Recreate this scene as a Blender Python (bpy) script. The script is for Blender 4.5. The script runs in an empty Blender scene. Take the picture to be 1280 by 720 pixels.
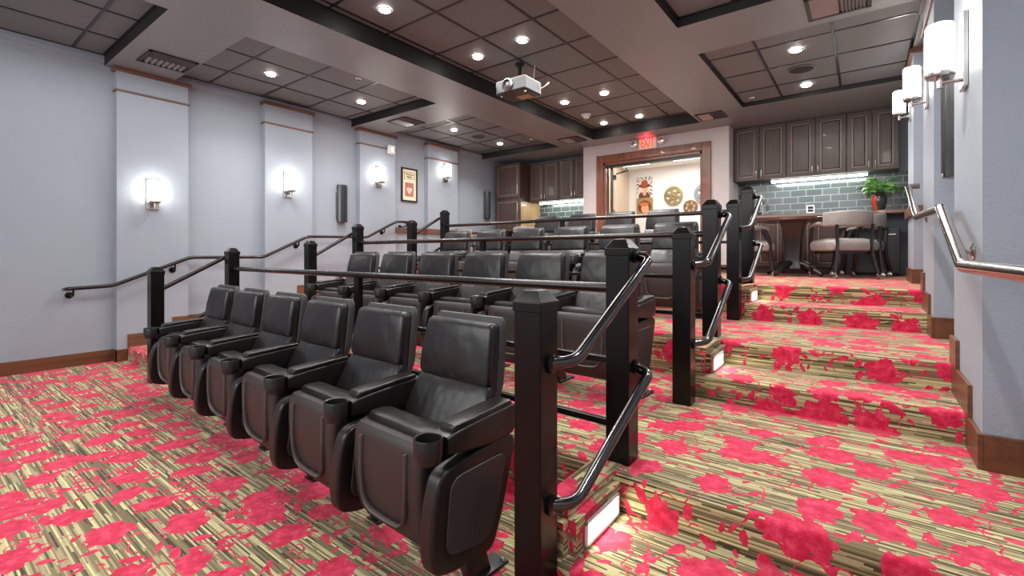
import bpy, bmesh, math, random
from mathutils import Vector, Matrix
random.seed(7)
S = bpy.context.scene
COL = S.collection
PI = math.pi

# ------------------------------------------------------------------ mesh helpers
def new(): return bmesh.new()

def quad(bm, *pts):
    return bm.faces.new([bm.verts.new(p) for p in pts])

def box(bm, x0, x1, y0, y1, z0, z1, M=None):
    co = [(x, y, z) for x in (x0, x1) for y in (y0, y1) for z in (z0, z1)]
    if M: co = [M @ Vector(c) for c in co]
    v = [bm.verts.new(c) for c in co]
    for f in ((0, 1, 3, 2), (4, 6, 7, 5), (0, 4, 5, 1), (2, 3, 7, 6), (0, 2, 6, 4), (1, 5, 7, 3)):
        bm.faces.new([v[i] for i in f])

def loft(bm, rings, cap=True, closed=False):
    R = [[bm.verts.new(p) for p in r] for r in rings]
    n = len(R[0])
    pairs = list(zip(R[:-1], R[1:])) + ([(R[-1], R[0])] if closed else [])
    for a, b in pairs:
        for i in range(n):
            j = (i + 1) % n
            bm.faces.new((a[i], a[j], b[j], b[i]))
    if cap and not closed:
        bm.faces.new(list(reversed(R[0]))); bm.faces.new(R[-1])

def rrect(hw, hd, r, n=4):
    """rounded rectangle outline, counter-clockwise, half sizes hw, hd"""
    r = min(r, hw * .98, hd * .98); out = []
    for cx, cy, a0 in ((hw - r, hd - r, 0), (-hw + r, hd - r, PI / 2), (-hw + r, -hd + r, PI), (hw - r, -hd + r, 1.5 * PI)):
        for i in range(n + 1):
            a = a0 + PI / 2 * i / n
            out.append((cx + r * math.cos(a), cy + r * math.sin(a)))
    return out

def round_path(pts, rad, n=6):
    P = [Vector(p) for p in pts]; out = [P[0]]
    for a, b, c in zip(P[:-2], P[1:-1], P[2:]):
        u = (a - b); w = (c - b)
        d = min(rad, u.length * .45, w.length * .45)
        p0 = b + u.normalized() * d; p1 = b + w.normalized() * d
        for i in range(n + 1):
            t = i / n
            out.append(p0 * (1 - t) ** 2 + b * 2 * t * (1 - t) + p1 * t * t)
    out.append(P[-1]); return out

def round_poly(pts, r, n=4):
    out = []; m = len(pts)
    for i in range(m):
        a, b, c = Vector(pts[i - 1]), Vector(pts[i]), Vector(pts[(i + 1) % m])
        u, w = a - b, c - b
        d = min(r, u.length * .45, w.length * .45)
        p0, p1 = b + u.normalized() * d, b + w.normalized() * d
        for k in range(n + 1):
            t = k / n
            out.append(tuple(p0 * (1 - t) ** 2 + b * 2 * t * (1 - t) + p1 * t * t))
    return out

def tube(bm, pts, r, seg=12, flat=None):
    """tube along a path; r number or list; flat=(a,b) elliptical scale"""
    P = [Vector(p) for p in pts]; n = len(P)
    T = []
    for i in range(n):
        t = (P[min(i + 1, n - 1)] - P[max(i - 1, 0)]); T.append(t.normalized())
    up = Vector((0, 0, 1)) if abs(T[0].z) < .9 else Vector((0, 1, 0))
    N = (up - T[0] * up.dot(T[0])).normalized(); rings = []
    for i in range(n):
        N = (N - T[i] * N.dot(T[i])).normalized(); B = T[i].cross(N)
        rr = r[i] if isinstance(r, (list, tuple)) else r
        fa, fb = flat or (1, 1)
        rings.append([P[i] + N * (rr * fa * math.cos(2 * PI * k / seg)) + B * (rr * fb * math.sin(2 * PI * k / seg)) for k in range(seg)])
    loft(bm, rings)

def lathe(bm, prof, c=(0, 0, 0), seg=24, axis='z', cap=True):
    rings = []
    for r, h in prof:
        ring = []
        for k in range(seg):
            a = 2 * PI * k / seg; p = (r * math.cos(a), r * math.sin(a), h)
            if axis == 'x': p = (h, r * math.cos(a), r * math.sin(a))
            if axis == 'y': p = (r * math.cos(a), -h, r * math.sin(a))
            ring.append((p[0] + c[0], p[1] + c[1], p[2] + c[2]))
        rings.append(ring)
    loft(bm, rings, cap)

def prism(bm, poly, axis, a0, a1):
    def m(p, a):
        return {'x': (a, p[0], p[1]), 'y': (p[0], a, p[1]), 'z': (p[0], p[1], a)}[axis]
    loft(bm, [[m(p, a0) for p in poly], [m(p, a1) for p in poly]])

def obj(name, bm, mat, parent=None, bevel=0, seg=3, smooth=False, loc=None, fix=True):
    if fix: bmesh.ops.recalc_face_normals(bm, faces=bm.faces)
    me = bpy.data.meshes.new(name); bm.to_mesh(me); bm.free()
    if smooth or bevel:
        for p in me.polygons: p.use_smooth = True
    if mat: me.materials.append(mat)
    o = bpy.data.objects.new(name, me); COL.objects.link(o)
    if parent: o.parent = parent
    if loc: o.location = loc
    if bevel:
        b = o.modifiers.new('bevel', 'BEVEL'); b.width = bevel; b.segments = seg
        b.limit_method = 'ANGLE'; b.angle_limit = math.radians(30); b.harden_normals = True
    elif smooth:
        me.set_sharp_from_angle(angle=math.radians(38))
    return o

def tag(o, label, cat, group=None):
    o['label'] = label; o['category'] = cat
    if group: o['group'] = group
    return o

def thing(name, label, cat, loc=(0, 0, 0), rz=0, group=None):
    o = bpy.data.objects.new(name, None); COL.objects.link(o); o.empty_display_size = .1
    o.location = loc; o.rotation_euler = (0, 0, rz)
    return tag(o, label, cat, group)

def struct(name, bm, mat, parent=None, **k):
    o = obj(name, bm, mat, parent, **k)
    if not parent: o['kind'] = 'structure'
    return o

def dup(root, loc, rz, label, group=None):
    r = root.copy(); COL.objects.link(r); r.location = loc; r.rotation_euler = (0, 0, rz); r['label'] = label
    if group: r['group'] = group
    for ch in list(root.children):
        c = ch.copy(); COL.objects.link(c); c.parent = r
        for g in ch.children:
            d = g.copy(); COL.objects.link(d); d.parent = c
    return r

# ------------------------------------------------------------------ materials
def lin(c):
    return tuple(((x / 255) / 12.92 if x / 255 <= .04045 else ((x / 255 + .055) / 1.055) ** 2.4) for x in c) + (1,)

class NT:
    def __init__(s, name):
        s.m = bpy.data.materials.new(name); s.m.use_nodes = True
        s.t = s.m.node_tree; s.n = s.t.nodes; s.b = s.n['Principled BSDF']
    def node(s, typ, **k):
        n = s.n.new(typ)
        for a, v in k.items():
            if a.startswith('i_'): n.inputs[a[2:].replace('_', ' ')].default_value = v
            else: setattr(n, a, v)
        return n
    def link(s, a, b): s.t.links.new(a, b)
    def math(s, op, a, b=None, c=None):
        n = s.n.new('ShaderNodeMath'); n.operation = op
        for i, v in enumerate((a, b, c)):
            if v is None: continue
            if isinstance(v, (int, float)): n.inputs[i].default_value = v
            else: s.link(v, n.inputs[i])
        return n.outputs[0]
    def mix(s, f, a, b):
        n = s.n.new('ShaderNodeMix'); n.data_type = 'RGBA'
        for i, v in ((0, f), (6, a), (7, b)):
            if isinstance(v, (int, float, tuple)): n.inputs[i].default_value = v
            else: s.link(v, n.inputs[i])
        return n.outputs[2]
    def ramp(s, f, stops, interp='LINEAR'):
        n = s.n.new('ShaderNodeValToRGB'); r = n.color_ramp; r.interpolation = interp
        while len(r.elements) < len(stops): r.elements.new(.5)
        for e, (p, c) in zip(r.elements, stops): e.position = p; e.color = c
        s.link(f, n.inputs[0]); return n.outputs[0]
    def coord(s, out='Object', scale=(1, 1, 1)):
        tc = s.n.new('ShaderNodeTexCoord'); mp = s.n.new('ShaderNodeMapping'); mp.inputs['Scale'].default_value = scale
        s.link(tc.outputs[out], mp.inputs[0]); return mp.outputs[0]
    def noise(s, vec, scale, detail=3, rough=.5):
        n = s.n.new('ShaderNodeTexNoise'); n.inputs['Scale'].default_value = scale
        n.inputs['Detail'].default_value = detail; n.inputs['Roughness'].default_value = rough
        s.link(vec, n.inputs['Vector']); return n.outputs[0]
    def bump(s, h, strength, dist=.01):
        n = s.n.new('ShaderNodeBump'); n.inputs['Strength'].default_value = strength; n.inputs['Distance'].default_value = dist
        s.link(h, n.inputs['Height']); s.link(n.outputs[0], s.b.inputs['Normal'])

def simple(name, rgb, rough=.5, metal=0, var=.06, scale=6, bump=0, bscale=200, coat=0, spec=.5, bdist=.004):
    t = NT(name); v = t.coord()
    c = lin(rgb)
    f = t.noise(v, scale, 4)
    d = tuple(x * (1 - var) for x in c[:3]) + (1,); l = tuple(min(1, x * (1 + var)) for x in c[:3]) + (1,)
    t.link(t.mix(f, d, l), t.b.inputs['Base Color'])
    t.b.inputs['Roughness'].default_value = rough; t.b.inputs['Metallic'].default_value = metal
    t.b.inputs['Coat Weight'].default_value = coat; t.b.inputs['Specular IOR Level'].default_value = spec
    t.b.inputs['Coat Roughness'].default_value = .12
    if bump: t.bump(t.noise(v, bscale, 3), bump, bdist)
    return t.m

def emit(name, rgb, strength, base=(255, 255, 255)):
    t = NT(name); t.b.inputs['Base Color'].default_value = lin(base)
    v = t.coord(); f = t.noise(v, 3)
    c = lin(rgb); t.link(t.mix(f, c, tuple(x * .97 for x in c[:3]) + (1,)), t.b.inputs['Emission Color'])
    t.b.inputs['Emission Strength'].default_value = strength
    return t.m

def wood(name, dark, light, rough=.4, axis='y', scale=1.0, coat=.2):
    t = NT(name)
    sc = {'x': (1.2, 14, 14), 'y': (14, 1.2, 14), 'z': (14, 14, 1.2)}[axis]
    v = t.coord('Object', tuple(s * scale for s in sc))
    n = t.noise(v, 1.6, 6, .6); n2 = t.noise(v, 9, 3)
    f = t.math('ADD', t.math('MULTIPLY', n, .75), t.math('MULTIPLY', n2, .25))
    t.link(t.ramp(f, [(.3, lin(dark)), (.7, lin(light))]), t.b.inputs['Base Color'])
    t.b.inputs['Roughness'].default_value = rough; t.b.inputs['Coat Weight'].default_value = coat
    t.bump(n2, .08, .003)
    return t.m

def carpet_mat():
    t = NT('carpet_floral')
    tc = t.n.new('ShaderNodeTexCoord'); uv = tc.outputs['UV']
    sep = t.n.new('ShaderNodeSeparateXYZ'); t.link(uv, sep.inputs[0])
    U, V = sep.outputs[0], sep.outputs[1]
    def comb(a, b):
        n = t.n.new('ShaderNodeCombineXYZ'); t.link(a, n.inputs[0]); t.link(b, n.inputs[1]); return n.outputs[0]
    # woven horizontal stripes: straight dashes, one colour per dash
    def wn(a, b):
        n = t.n.new('ShaderNodeTexWhiteNoise'); n.noise_dimensions = '2D'; t.link(comb(a, b), n.inputs['Vector']); return n.outputs['Value']
    row = t.math('FLOOR', t.math('MULTIPLY', V, 140))
    r1 = wn(row, t.math('MULTIPLY', row, .37))
    cell = t.math('FLOOR', t.math('ADD', t.math('MULTIPLY', U, 6.0), t.math('MULTIPLY', r1, 17)))
    r2 = wn(cell, row)
    band = t.noise(comb(t.math('MULTIPLY', U, .8), t.math('MULTIPLY', V, 22)), 1.0, 2)
    st = t.math('ADD', t.math('ADD', t.math('MULTIPLY', r1, .55), t.math('MULTIPLY', r2, .3)), t.math('MULTIPLY', t.math('SUBTRACT', band, .35), .35))
    base = t.ramp(st, [(.0, lin((70, 60, 46))), (.20, lin((116, 104, 76))), (.36, lin((170, 154, 118))), (.48, lin((134, 120, 86))),
                       (.56, lin((194, 184, 138))), (.70, lin((90, 80, 56))), (.78, lin((212, 208, 150))), (.90, lin((152, 140, 104)))], 'CONSTANT')
    s2 = t.math('SUBTRACT', 1, t.math('ABSOLUTE', t.math('SUBTRACT', t.math('MULTIPLY', t.math('FRACT', t.math('MULTIPLY', V, 140)), 2), 1)))
    # blooms
    wob = t.noise(uv, 17, 3, .6); wob2 = t.noise(uv, 60, 2, .6)
    def blooms(scale, rnd, size, keep, petals, stretch, seed):
        sc = comb(t.math('ADD', t.math('MULTIPLY', U, scale), seed), t.math('ADD', t.math('MULTIPLY', V, scale), seed * 1.7))
        vo = t.n.new('ShaderNodeTexVoronoi'); vo.voronoi_dimensions = '2D'; vo.inputs['Scale'].default_value = 1
        vo.inputs['Randomness'].default_value = rnd; t.link(sc, vo.inputs['Vector'])
        d = t.n.new('ShaderNodeVectorMath'); d.operation = 'SUBTRACT'; t.link(sc, d.inputs[0]); t.link(vo.outputs['Position'], d.inputs[1])
        sx = t.n.new('ShaderNodeSeparateXYZ'); t.link(d.outputs[0], sx.inputs[0])
        cs = t.n.new('ShaderNodeSeparateColor'); t.link(vo.outputs['Color'], cs.inputs[0])
        a0 = t.math('MULTIPLY', cs.outputs[0], 6.283)
        ca, sa = t.math('COSINE', a0), t.math('SINE', a0)
        lx = t.math('ADD', t.math('MULTIPLY', sx.outputs[0], ca), t.math('MULTIPLY', sx.outputs[1], sa))
        ly = t.math('SUBTRACT', t.math('MULTIPLY', sx.outputs[1], ca), t.math('MULTIPLY', sx.outputs[0], sa))
        ly = t.math('MULTIPLY', ly, stretch)
        r = t.math('SQRT', t.math('ADD', t.math('MULTIPLY', lx, lx), t.math('MULTIPLY', ly, ly)))
        ang = t.math('ARCTAN2', ly, lx)
        pet = t.math('MULTIPLY', t.math('SINE', t.math('MULTIPLY', ang, petals)), .10)
        pet2 = t.math('MULTIPLY', t.math('SINE', t.math('ADD', t.math('MULTIPLY', ang, petals * 2 + 1), t.math('MULTIPLY', cs.outputs[1], 6))), .07)
        k = t.math('ADD', t.math('ADD', 1, pet), pet2)
        k = t.math('ADD', k, t.math('MULTIPLY', t.math('SUBTRACT', wob, .5), .75))
        k = t.math('ADD', k, t.math('MULTIPLY', t.math('SUBTRACT', wob2, .5), .5))
        R = t.math('MULTIPLY', t.math('ADD', size * .8, t.math('MULTIPLY', cs.outputs[1], size * .5)), k)
        m = t.math('LESS_THAN', r, R)
        return t.math('MULTIPLY', m, t.math('GREATER_THAN', cs.outputs[2], 1 - keep))
    f1 = blooms(4.3, .72, .35, .92, 5, 1.25, 3.1)
    f2 = blooms(8.5, .9, .27, .62, 1, 2.0, 11.4)
    f3 = blooms(13, 1.0, .25, .55, 1, 2.4, 23.7)
    nn = t.noise(uv, 6.5, 1.5); ms = t.noise(uv, 4, 1)
    vine = t.math('MULTIPLY', t.math('LESS_THAN', t.math('ABSOLUTE', t.math('SUBTRACT', nn, .5)), .010), t.math('GREATER_THAN', ms, .47))
    mask = t.math('MAXIMUM', t.math('MAXIMUM', f1, f2), t.math('MAXIMUM', f3, vine))
    rv = t.noise(uv, 24, 4, .65)
    red = t.ramp(rv, [(.3, lin((178, 24, 54))), (.5, lin((208, 44, 80))), (.7, lin((230, 80, 112)))])
    t.link(t.mix(mask, base, red), t.b.inputs['Base Color'])
    t.b.inputs['Roughness'].default_value = .95; t.b.inputs['Specular IOR Level'].default_value = .15
    t.b.inputs['Sheen Weight'].default_value = .14
    h = t.math('ADD', t.noise(uv, 420, 2), t.math('MULTIPLY', mask, .5))
    t.bump(t.math('ADD', h, t.math('MULTIPLY', t.math('MULTIPLY', s2, t.math('SUBTRACT', 1, mask)), .6)), .5, .006)
    return t.m

def brick_mat(name, c1, c2, mortar, bw, bh):
    t = NT(name)
    tc = t.n.new('ShaderNodeTexCoord'); sx = t.n.new('ShaderNodeSeparateXYZ'); t.link(tc.outputs['Object'], sx.inputs[0])
    cb = t.n.new('ShaderNodeCombineXYZ'); t.link(sx.outputs[0], cb.inputs[0]); t.link(sx.outputs[2], cb.inputs[1])
    b = t.n.new('ShaderNodeTexBrick'); t.link(cb.outputs[0], b.inputs['Vector'])
    b.inputs['Scale'].default_value = 1; b.inputs['Brick Width'].default_value = bw; b.inputs['Row Height'].default_value = bh
    b.inputs['Mortar Size'].default_value = .0045; b.inputs['Color1'].default_value = lin(c1); b.inputs['Color2'].default_value = lin(c2)
    b.inputs['Mortar'].default_value = lin(mortar)
    t.link(b.outputs['Color'], t.b.inputs['Base Color']); t.b.inputs['Roughness'].default_value = .18
    t.bump(t.math('SUBTRACT', 1, b.outputs['Fac']), .3, .004)
    return t.m

def leather(name, rgb, rough=.36):
    t = NT(name); v = t.coord()
    c = lin(rgb)
    t.link(t.mix(t.noise(v, 9, 3), tuple(x * .75 for x in c[:3]) + (1,), tuple(x * 1.3 for x in c[:3]) + (1,)), t.b.inputs['Base Color'])
    t.b.inputs['Roughness'].default_value = rough
    big = t.noise(t.coord('Object', (7, 7, 6)), 1.0, 2, .5); grain = t.noise(v, 260, 2)
    t.bump(t.math('ADD', t.math('MULTIPLY', big, 1.0), t.math('MULTIPLY', grain, .02)), .5, .02)
    return t.m

M = {}
M['carpet'] = carpet_mat()
M['wall'] = simple('wall_paint_blue_grey', (150, 159, 170), .58, var=.03, bump=.6, bscale=85, bdist=.004)
M['soffit'] = simple('ceiling_paint_charcoal', (128, 134, 135), .30, var=.30, scale=110, bump=.9, bscale=75, bdist=.006)  # colour mottling stands in for sparkle off the bumpy gloss
M['tile'] = simple('ceiling_tile_dark', (110, 116, 118), .6, var=.10, scale=60, bump=.25, bscale=300)
M['grid'] = simple('ceiling_grid_black', (74, 74, 77), .3, metal=.8, var=.05)
M['cove'] = simple('tray_edge_black', (26, 26, 27), .5, var=.1)
M['wood'] = wood('oak_trim_brown', (84, 42, 24), (138, 78, 48), .38, 'y')
M['wood_x'] = wood('oak_trim_brown_x', (84, 42, 24), (138, 78, 48), .38, 'x')
M['wood_z'] = wood('oak_trim_brown_z', (84, 42, 24), (138, 78, 48), .38, 'z')
M['crown'] = wood('crown_wood', (82, 54, 42), (122, 82, 64), .4, 'y')
M['base_l'] = wood('baseboard_wood', (76, 43, 25), (116, 72, 44), .45, 'y')
M['post'] = simple('black_gloss_steel', (13, 11, 11), .26, var=.1, spec=.28)
M['tube'] = simple('dark_chrome_tube', (98, 96, 97), .14, metal=1, var=.05)
M['bar'] = simple('dark_bronze_tube', (62, 58, 58), .25, metal=.85, var=.05)
M['chrome'] = simple('bronze_chrome', (168, 158, 154), .16, metal=1, var=.04)
M['nickel'] = simple('brushed_nickel', (190, 186, 182), .25, metal=1, var=.05)
M['leather'] = leather('black_leather', (22, 20, 21), .33)
M['shell'] = simple('black_moulded_plastic', (50, 44, 42), .46, var=.12, scale=40, bump=.35, bscale=260, bdist=.002)
M['fabric'] = simple('charcoal_vinyl', (50, 49, 50), .5, var=.1, scale=40, bump=.3, bscale=240, bdist=.002)
M['arm'] = simple('black_arm_plastic', (28, 26, 26), .36, var=.1, bump=.15, bscale=300, bdist=.001)
M['ridge'] = simple('shell_ridge', (96, 88, 84), .4, var=.1)
M['pad'] = simple('armrest_pad', (26, 25, 25), .3, var=.1, bump=.2, bscale=160, bdist=.002)
M['espresso'] = wood('espresso_cabinet', (62, 46, 41), (82, 64, 58), .42, 'z', coat=.08)
M['groove_highlight'] = simple('cabinet_groove_highlight', (128, 114, 108), .35)  # silvery highlights along the door panel edges, painted as a lighter groove colour
M['lit_side'] = wood('lit_cabinet_side', (176, 140, 98), (206, 174, 130), .5, 'z')  # light-tube glow on the cabinet side, put into a tan wood colour
M['counter'] = wood('counter_brown', (96, 62, 48), (130, 92, 74), .25, 'x')
M['tablewood'] = wood('table_brown', (62, 38, 30), (92, 60, 48), .25, 'x')
M['white'] = simple('white_plastic', (226, 224, 222), .4, var=.02)
M['door_wall'] = simple('wall_paint_mauve_grey', (198, 190, 189), .65, var=.02, bump=.25, bscale=150, bdist=.002)
M['cream'] = simple('lobby_paint_cream', (244, 243, 240), .7, var=.02)
M['splash'] = brick_mat('glass_subway_tile', (62, 72, 77), (82, 90, 93), (160, 166, 164), .205, .1)
M['glow'] = emit('sconce_glass', (255, 250, 240), 16)
M['lens'] = emit('downlight_lens', (255, 248, 236), 45)
M['led'] = emit('led_tube', (244, 255, 244), 32)
M['step'] = emit('step_light_lens', (255, 250, 224), 13)
M['lobby_light'] = emit('lobby_ceiling_panel', (255, 255, 255), 3)
M['exit'] = emit('exit_letter_glow', (255, 78, 20), 1.1, (60, 10, 0))
M['exit_face'] = emit('exit_face_glow', (255, 214, 206), .12, (222, 196, 192))
M['taupe'] = leather('taupe_leather', (140, 134, 130), .45)
M['dark'] = simple('black_wood', (24, 21, 20), .3, coat=.3)
M['black'] = simple('black_plastic', (20, 20, 21), .35)
M['fridge'] = simple('fridge_black', (34, 36, 40), .3, coat=.3, bump=.1, bscale=400, bdist=.001)
M['spk'] = simple('speaker_gloss', (70, 70, 72), .2, metal=.7, var=.1)
M['grille'] = simple('speaker_grille', (46, 50, 46), .8, bump=.5, bscale=500, bdist=.002)
M['vent'] = simple('vent_metal', (44, 42, 42), .4, metal=.3)
M['slat'] = simple('vent_slat', (150, 150, 150), .35, metal=.4)
M['gold'] = simple('reel_gold', (176, 158, 104), .35, metal=.7)
M['copper'] = simple('reel_bronze', (150, 104, 58), .35, metal=.7)
M['greyreel'] = simple('reel_grey', (150, 150, 156), .4, metal=.6)
M['red_vase'] = simple('vase_red', (196, 62, 36), .2, coat=.5)
M['vase'] = simple('vase_dark_glaze', (52, 56, 50), .15, coat=.6)
M['ply'] = wood('lobby_oak', (196, 176, 150), (220, 202, 178), .5, 'z')

def leaf_mat():
    t = NT('leaf_green'); v = t.coord(); f = t.noise(v, 30, 3)
    t.link(t.ramp(f, [(.35, lin((60, 140, 40))), (.50, lin((128, 206, 76))), (.62, lin((222, 244, 192)))]), t.b.inputs['Base Color'])
    t.b.inputs['Roughness'].default_value = .3; return t.m
M['leaf'] = leaf_mat()

# ------------------------------------------------------------------ key dimensions
XL, XR, XP = -6.32, .52, -6.226       # left wall, right wall, left pilaster face
YF, YB = -2.6, 8.34                   # front (open) end, back wall
ZS = 3.08                             # soffit underside
R = .14; TIER = .28; ZT = .84         # riser, tier, kitchen level
RS_R = [1.27, 1.67, 2.84, 3.25, 4.42, 4.84]      # right aisle risers
RS_L = [1.50, 1.90, 2.95, 3.35, 4.45, 4.86]      # left aisle risers
RS_C = [(1.72, 1.90), (3.30, 3.36), (4.90, 4.90)]  # seating fronts at right / left end

# ------------------------------------------------------------------ carpeted floor
def uvquad(bm, uvl, pts, uvs):
    f = quad(bm, *pts)
    for l, uv in zip(f.loops, uvs): l[uvl].uv = uv
    return f

def stair_profile(risers, y_end):
    """list of (y,z,arc); risers = [(y, rise)]"""
    out = []; z = 0; rad = .022
    y0 = risers[0][0]; out.append((y0, 0))
    for i, (y, h) in enumerate(risers):
        if i: out.append((y, z))
        z += h
        for k in range(5):
            a = PI / 2 * k / 4
            out.append((y - .012 * (k > 0) * 0 + rad * (1 - math.cos(a)), z - rad * (1 - math.sin(a))))
    out.append((y_end, z))
    res = []; s = y0
    for i, (y, z) in enumerate(out):
        if i: s += math.hypot(y - out[i - 1][0], z - out[i - 1][1])
        res.append((y, z, s))
    return res

def strip(bm, uvl, x0, x1, p0, p1):
    for (a, b), (c, d) in zip(zip(p0[:-1], p0[1:]), zip(p1[:-1], p1[1:])):
        f = uvquad(bm, uvl, [(x0, a[0], a[1]), (x1, c[0], c[1]), (x1, d[0], d[1]), (x0, b[0], b[1])],
                   [(x0, a[2]), (x1, c[2]), (x1, d[2]), (x0, b[2])])
        f.smooth = True

bm = new(); uvl = bm.loops.layers.uv.new('UVMap')
uvquad(bm, uvl, [(XL, YF, 0), (XR, YF, 0), (XR, 2.0, 0), (XL, 2.0, 0)], [(XL, YF), (XR, YF), (XR, 2.0), (XL, 2.0)])
struct('floor', bm, M['carpet'], fix=False)

bm = new(); uvl = bm.loops.layers.uv.new('UVMap')
pr = stair_profile([(y, R) for y in RS_R], YB)
strip(bm, uvl, -.83, XR, pr, pr)
o = struct('aisle_steps', bm, M['carpet'], fix=False); o.data.set_sharp_from_angle(angle=math.radians(40))
bm = new(); uvl = bm.loops.layers.uv.new('UVMap')
pl = stair_profile([(y, R) for y in RS_L], YB)
strip(bm, uvl, XL, -4.94, pl, pl)
o = struct('aisle_steps.001', bm, M['carpet'], fix=False); o.data.set_sharp_from_angle(angle=math.radians(40))
bm = new(); uvl = bm.loops.layers.uv.new('UVMap')
pa = stair_profile([(a[1], TIER) for a in RS_C], YB); pb = stair_profile([(a[0], TIER) for a in RS_C], YB)
strip(bm, uvl, -4.94, -.83, pa, pb)
o = struct('seating_platform', bm, M['carpet'], fix=False); o.data.set_sharp_from_angle(angle=math.radians(40))

# carpeted cheek blocks beside the steps
def cheek(x0, x1, y0, y1, z0, z1):
    bm = new(); uvl = bm.loops.layers.uv.new('UVMap')
    box(bm, x0, x1, y0, y1, z0, z1)
    bmesh.ops.bevel(bm, geom=[e for e in bm.edges if abs(e.verts[0].co.z - e.verts[1].co.z) < 1e-6 and e.verts[0].co.z > z1 - 1e-4]
                    + [e for e in bm.edges if abs(e.verts[0].co.z - e.verts[1].co.z) > .01 and e.verts[0].co.y < y0 + 1e-4], offset=.03, segments=4, affect='EDGES')
    for f in bm.faces:
        f.smooth = True
        for l in f.loops:
            c = l.vert.co
            l[uvl].uv = (c.y + .3, c.x * .5 + c.z) if abs(f.normal.y) < .6 else (c.x, c.z)
    bmesh.ops.recalc_face_normals(bm, faces=bm.faces)
    o = struct('step_cheek', bm, M['carpet'], fix=False); o.data.set_sharp_from_angle(angle=math.radians(50))
CHX = [-.745, -.725, -.80]
for k in range(3):
    cheek(-.92, CHX[k], RS_R[2 * k] + .03, RS_C[k][0] + .06, TIER * k - .01, TIER * (k + 1) + .004)
    cheek(-4.97, -4.83, RS_L[2 * k] + .03, RS_C[k][1] + .06, TIER * k - .01, TIER * (k + 1) + .004)

# ------------------------------------------------------------------ ceiling: soffit with trays
TRAYS = [  # x0,x1,y0,y1,tile z, grid x origin, grid y origin
    (XL, -4.45, YF, 1.33, 3.19, -5.14, 1.08), (XL, -4.45, 1.92, 4.26, 3.19, -5.14, 2.30), (XL, -4.45, 4.87, 7.33, 3.19, -5.14, 5.31),
    (-3.715, -1.96, YF, 7.24, 3.25, -3.015, 2.88), (-1.30, .36, YF, 4.10, 3.16, -.85, 3.62), (-1.31, .36, 4.76, 6.84, 3.13, -.845, 5.12)]
xs = sorted({XL, XR, *[t[0] for t in TRAYS], *[t[1] for t in TRAYS]}); ys = sorted({YF, YB, *[t[2] for t in TRAYS], *[t[3] for t in TRAYS]})
bm = new()
for xa, xb in zip(xs[:-1], xs[1:]):
    for ya, yb in zip(ys[:-1], ys[1:]):
        cx, cy = (xa + xb) / 2, (ya + yb) / 2
        if not any(t[0] < cx < t[1] and t[2] < cy < t[3] for t in TRAYS):
            quad(bm, (xa, ya, ZS), (xa, yb, ZS), (xb, yb, ZS), (xb, ya, ZS))
bmesh.ops.remove_doubles(bm, verts=bm.verts, dist=1e-4)
ceil = struct('ceiling', bm, M['soffit'], fix=False)
for n, (x0, x1, y0, y1, zt, gx, gy) in enumerate(TRAYS):
    bm = new(); quad(bm, (x0, y0, zt), (x0, y1, zt), (x1, y1, zt), (x1, y0, zt))
    obj('ceiling_tiles', bm, M['tile'], ceil, fix=False)
    bm = new()
    for a, b in (((x0, y0), (x1, y0)), ((x1, y0), (x1, y1)), ((x1, y1), (x0, y1)), ((x0, y1), (x0, y0))):
        if a[0] == b[0] == XL: continue
        quad(bm, (*a, ZS), (*b, ZS), (*b, zt), (*a, zt))
    # perimeter angle
    obj('tray_edge', bm, M['cove'], ceil, fix=False)
    bm = new(); w = .011; P = .61
    k0 = math.floor((x0 - gx) / P) + 1
    x = gx + k0 * P
    while x < x1 - .02:
        if x > x0 + .02: box(bm, x - w, x + w, y0, y1, zt - .007, zt + .002)
        x += P
    y = gy + (math.floor((y0 - gy) / P) + 1) * P
    while y < y1 - .02:
        if y > y0 + .02: box(bm, x0, x1, y - w, y + w, zt - .006, zt + .002)
        y += P
    for q in ((x0, x1, y0, y0 + .022), (x0, x1, y1 - .022, y1), (x0, x0 + .022, y0, y1), (x1 - .022, x1, y0, y1)):
        box(bm, *q, zt - .006, zt + .002)
    obj('ceiling_grid', bm, M['grid'], ceil)

# ------------------------------------------------------------------ walls
bm = new(); box(bm, XL - .1, XL, YF, YB, -.05, 3.3); struct('wall_left', bm, M['wall'])
bm = new(); box(bm, XR, XR + .1, YF, YB, -.05, 3.3); struct('wall_right', bm, M['wall'])
DX0, DX1, DZ = -3.74, -2.05, 2.75     # doorway opening
YD = 7.68
bm = new()
box(bm, XL, -4.0, YB, YB + .1, 0, 3.3); box(bm, -1.8, XR, YB, YB + .1, 0, 3.3)
struct('wall_back', bm, M['wall'])
# the door wall: a box that steps forward between the two kitchen runs
bm = new()
box(bm, -4.15, DX0, YD, YD + .12, ZT - .02, ZS); box(bm, DX1, -1.66, YD, YD + .12, ZT - .02, ZS); box(bm, DX0, DX1, YD, YD + .12, DZ, ZS)
box(bm, -4.15, -4.05, YD + .12, YB + .1, ZT - .02, ZS); box(bm, -1.76, -1.66, YD + .12, YB + .1, ZT - .02, ZS)
struct('wall_door', bm, M['door_wall'])

# white wall-angle trim at the top of the left wall inside each tray
bm = new()
for t in TRAYS[:3]: box(bm, XL, XL + .022, t[2] + .005, t[3] - .005, 3.10, 3.145)
struct('trim_1', bm, M['wall'])

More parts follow.
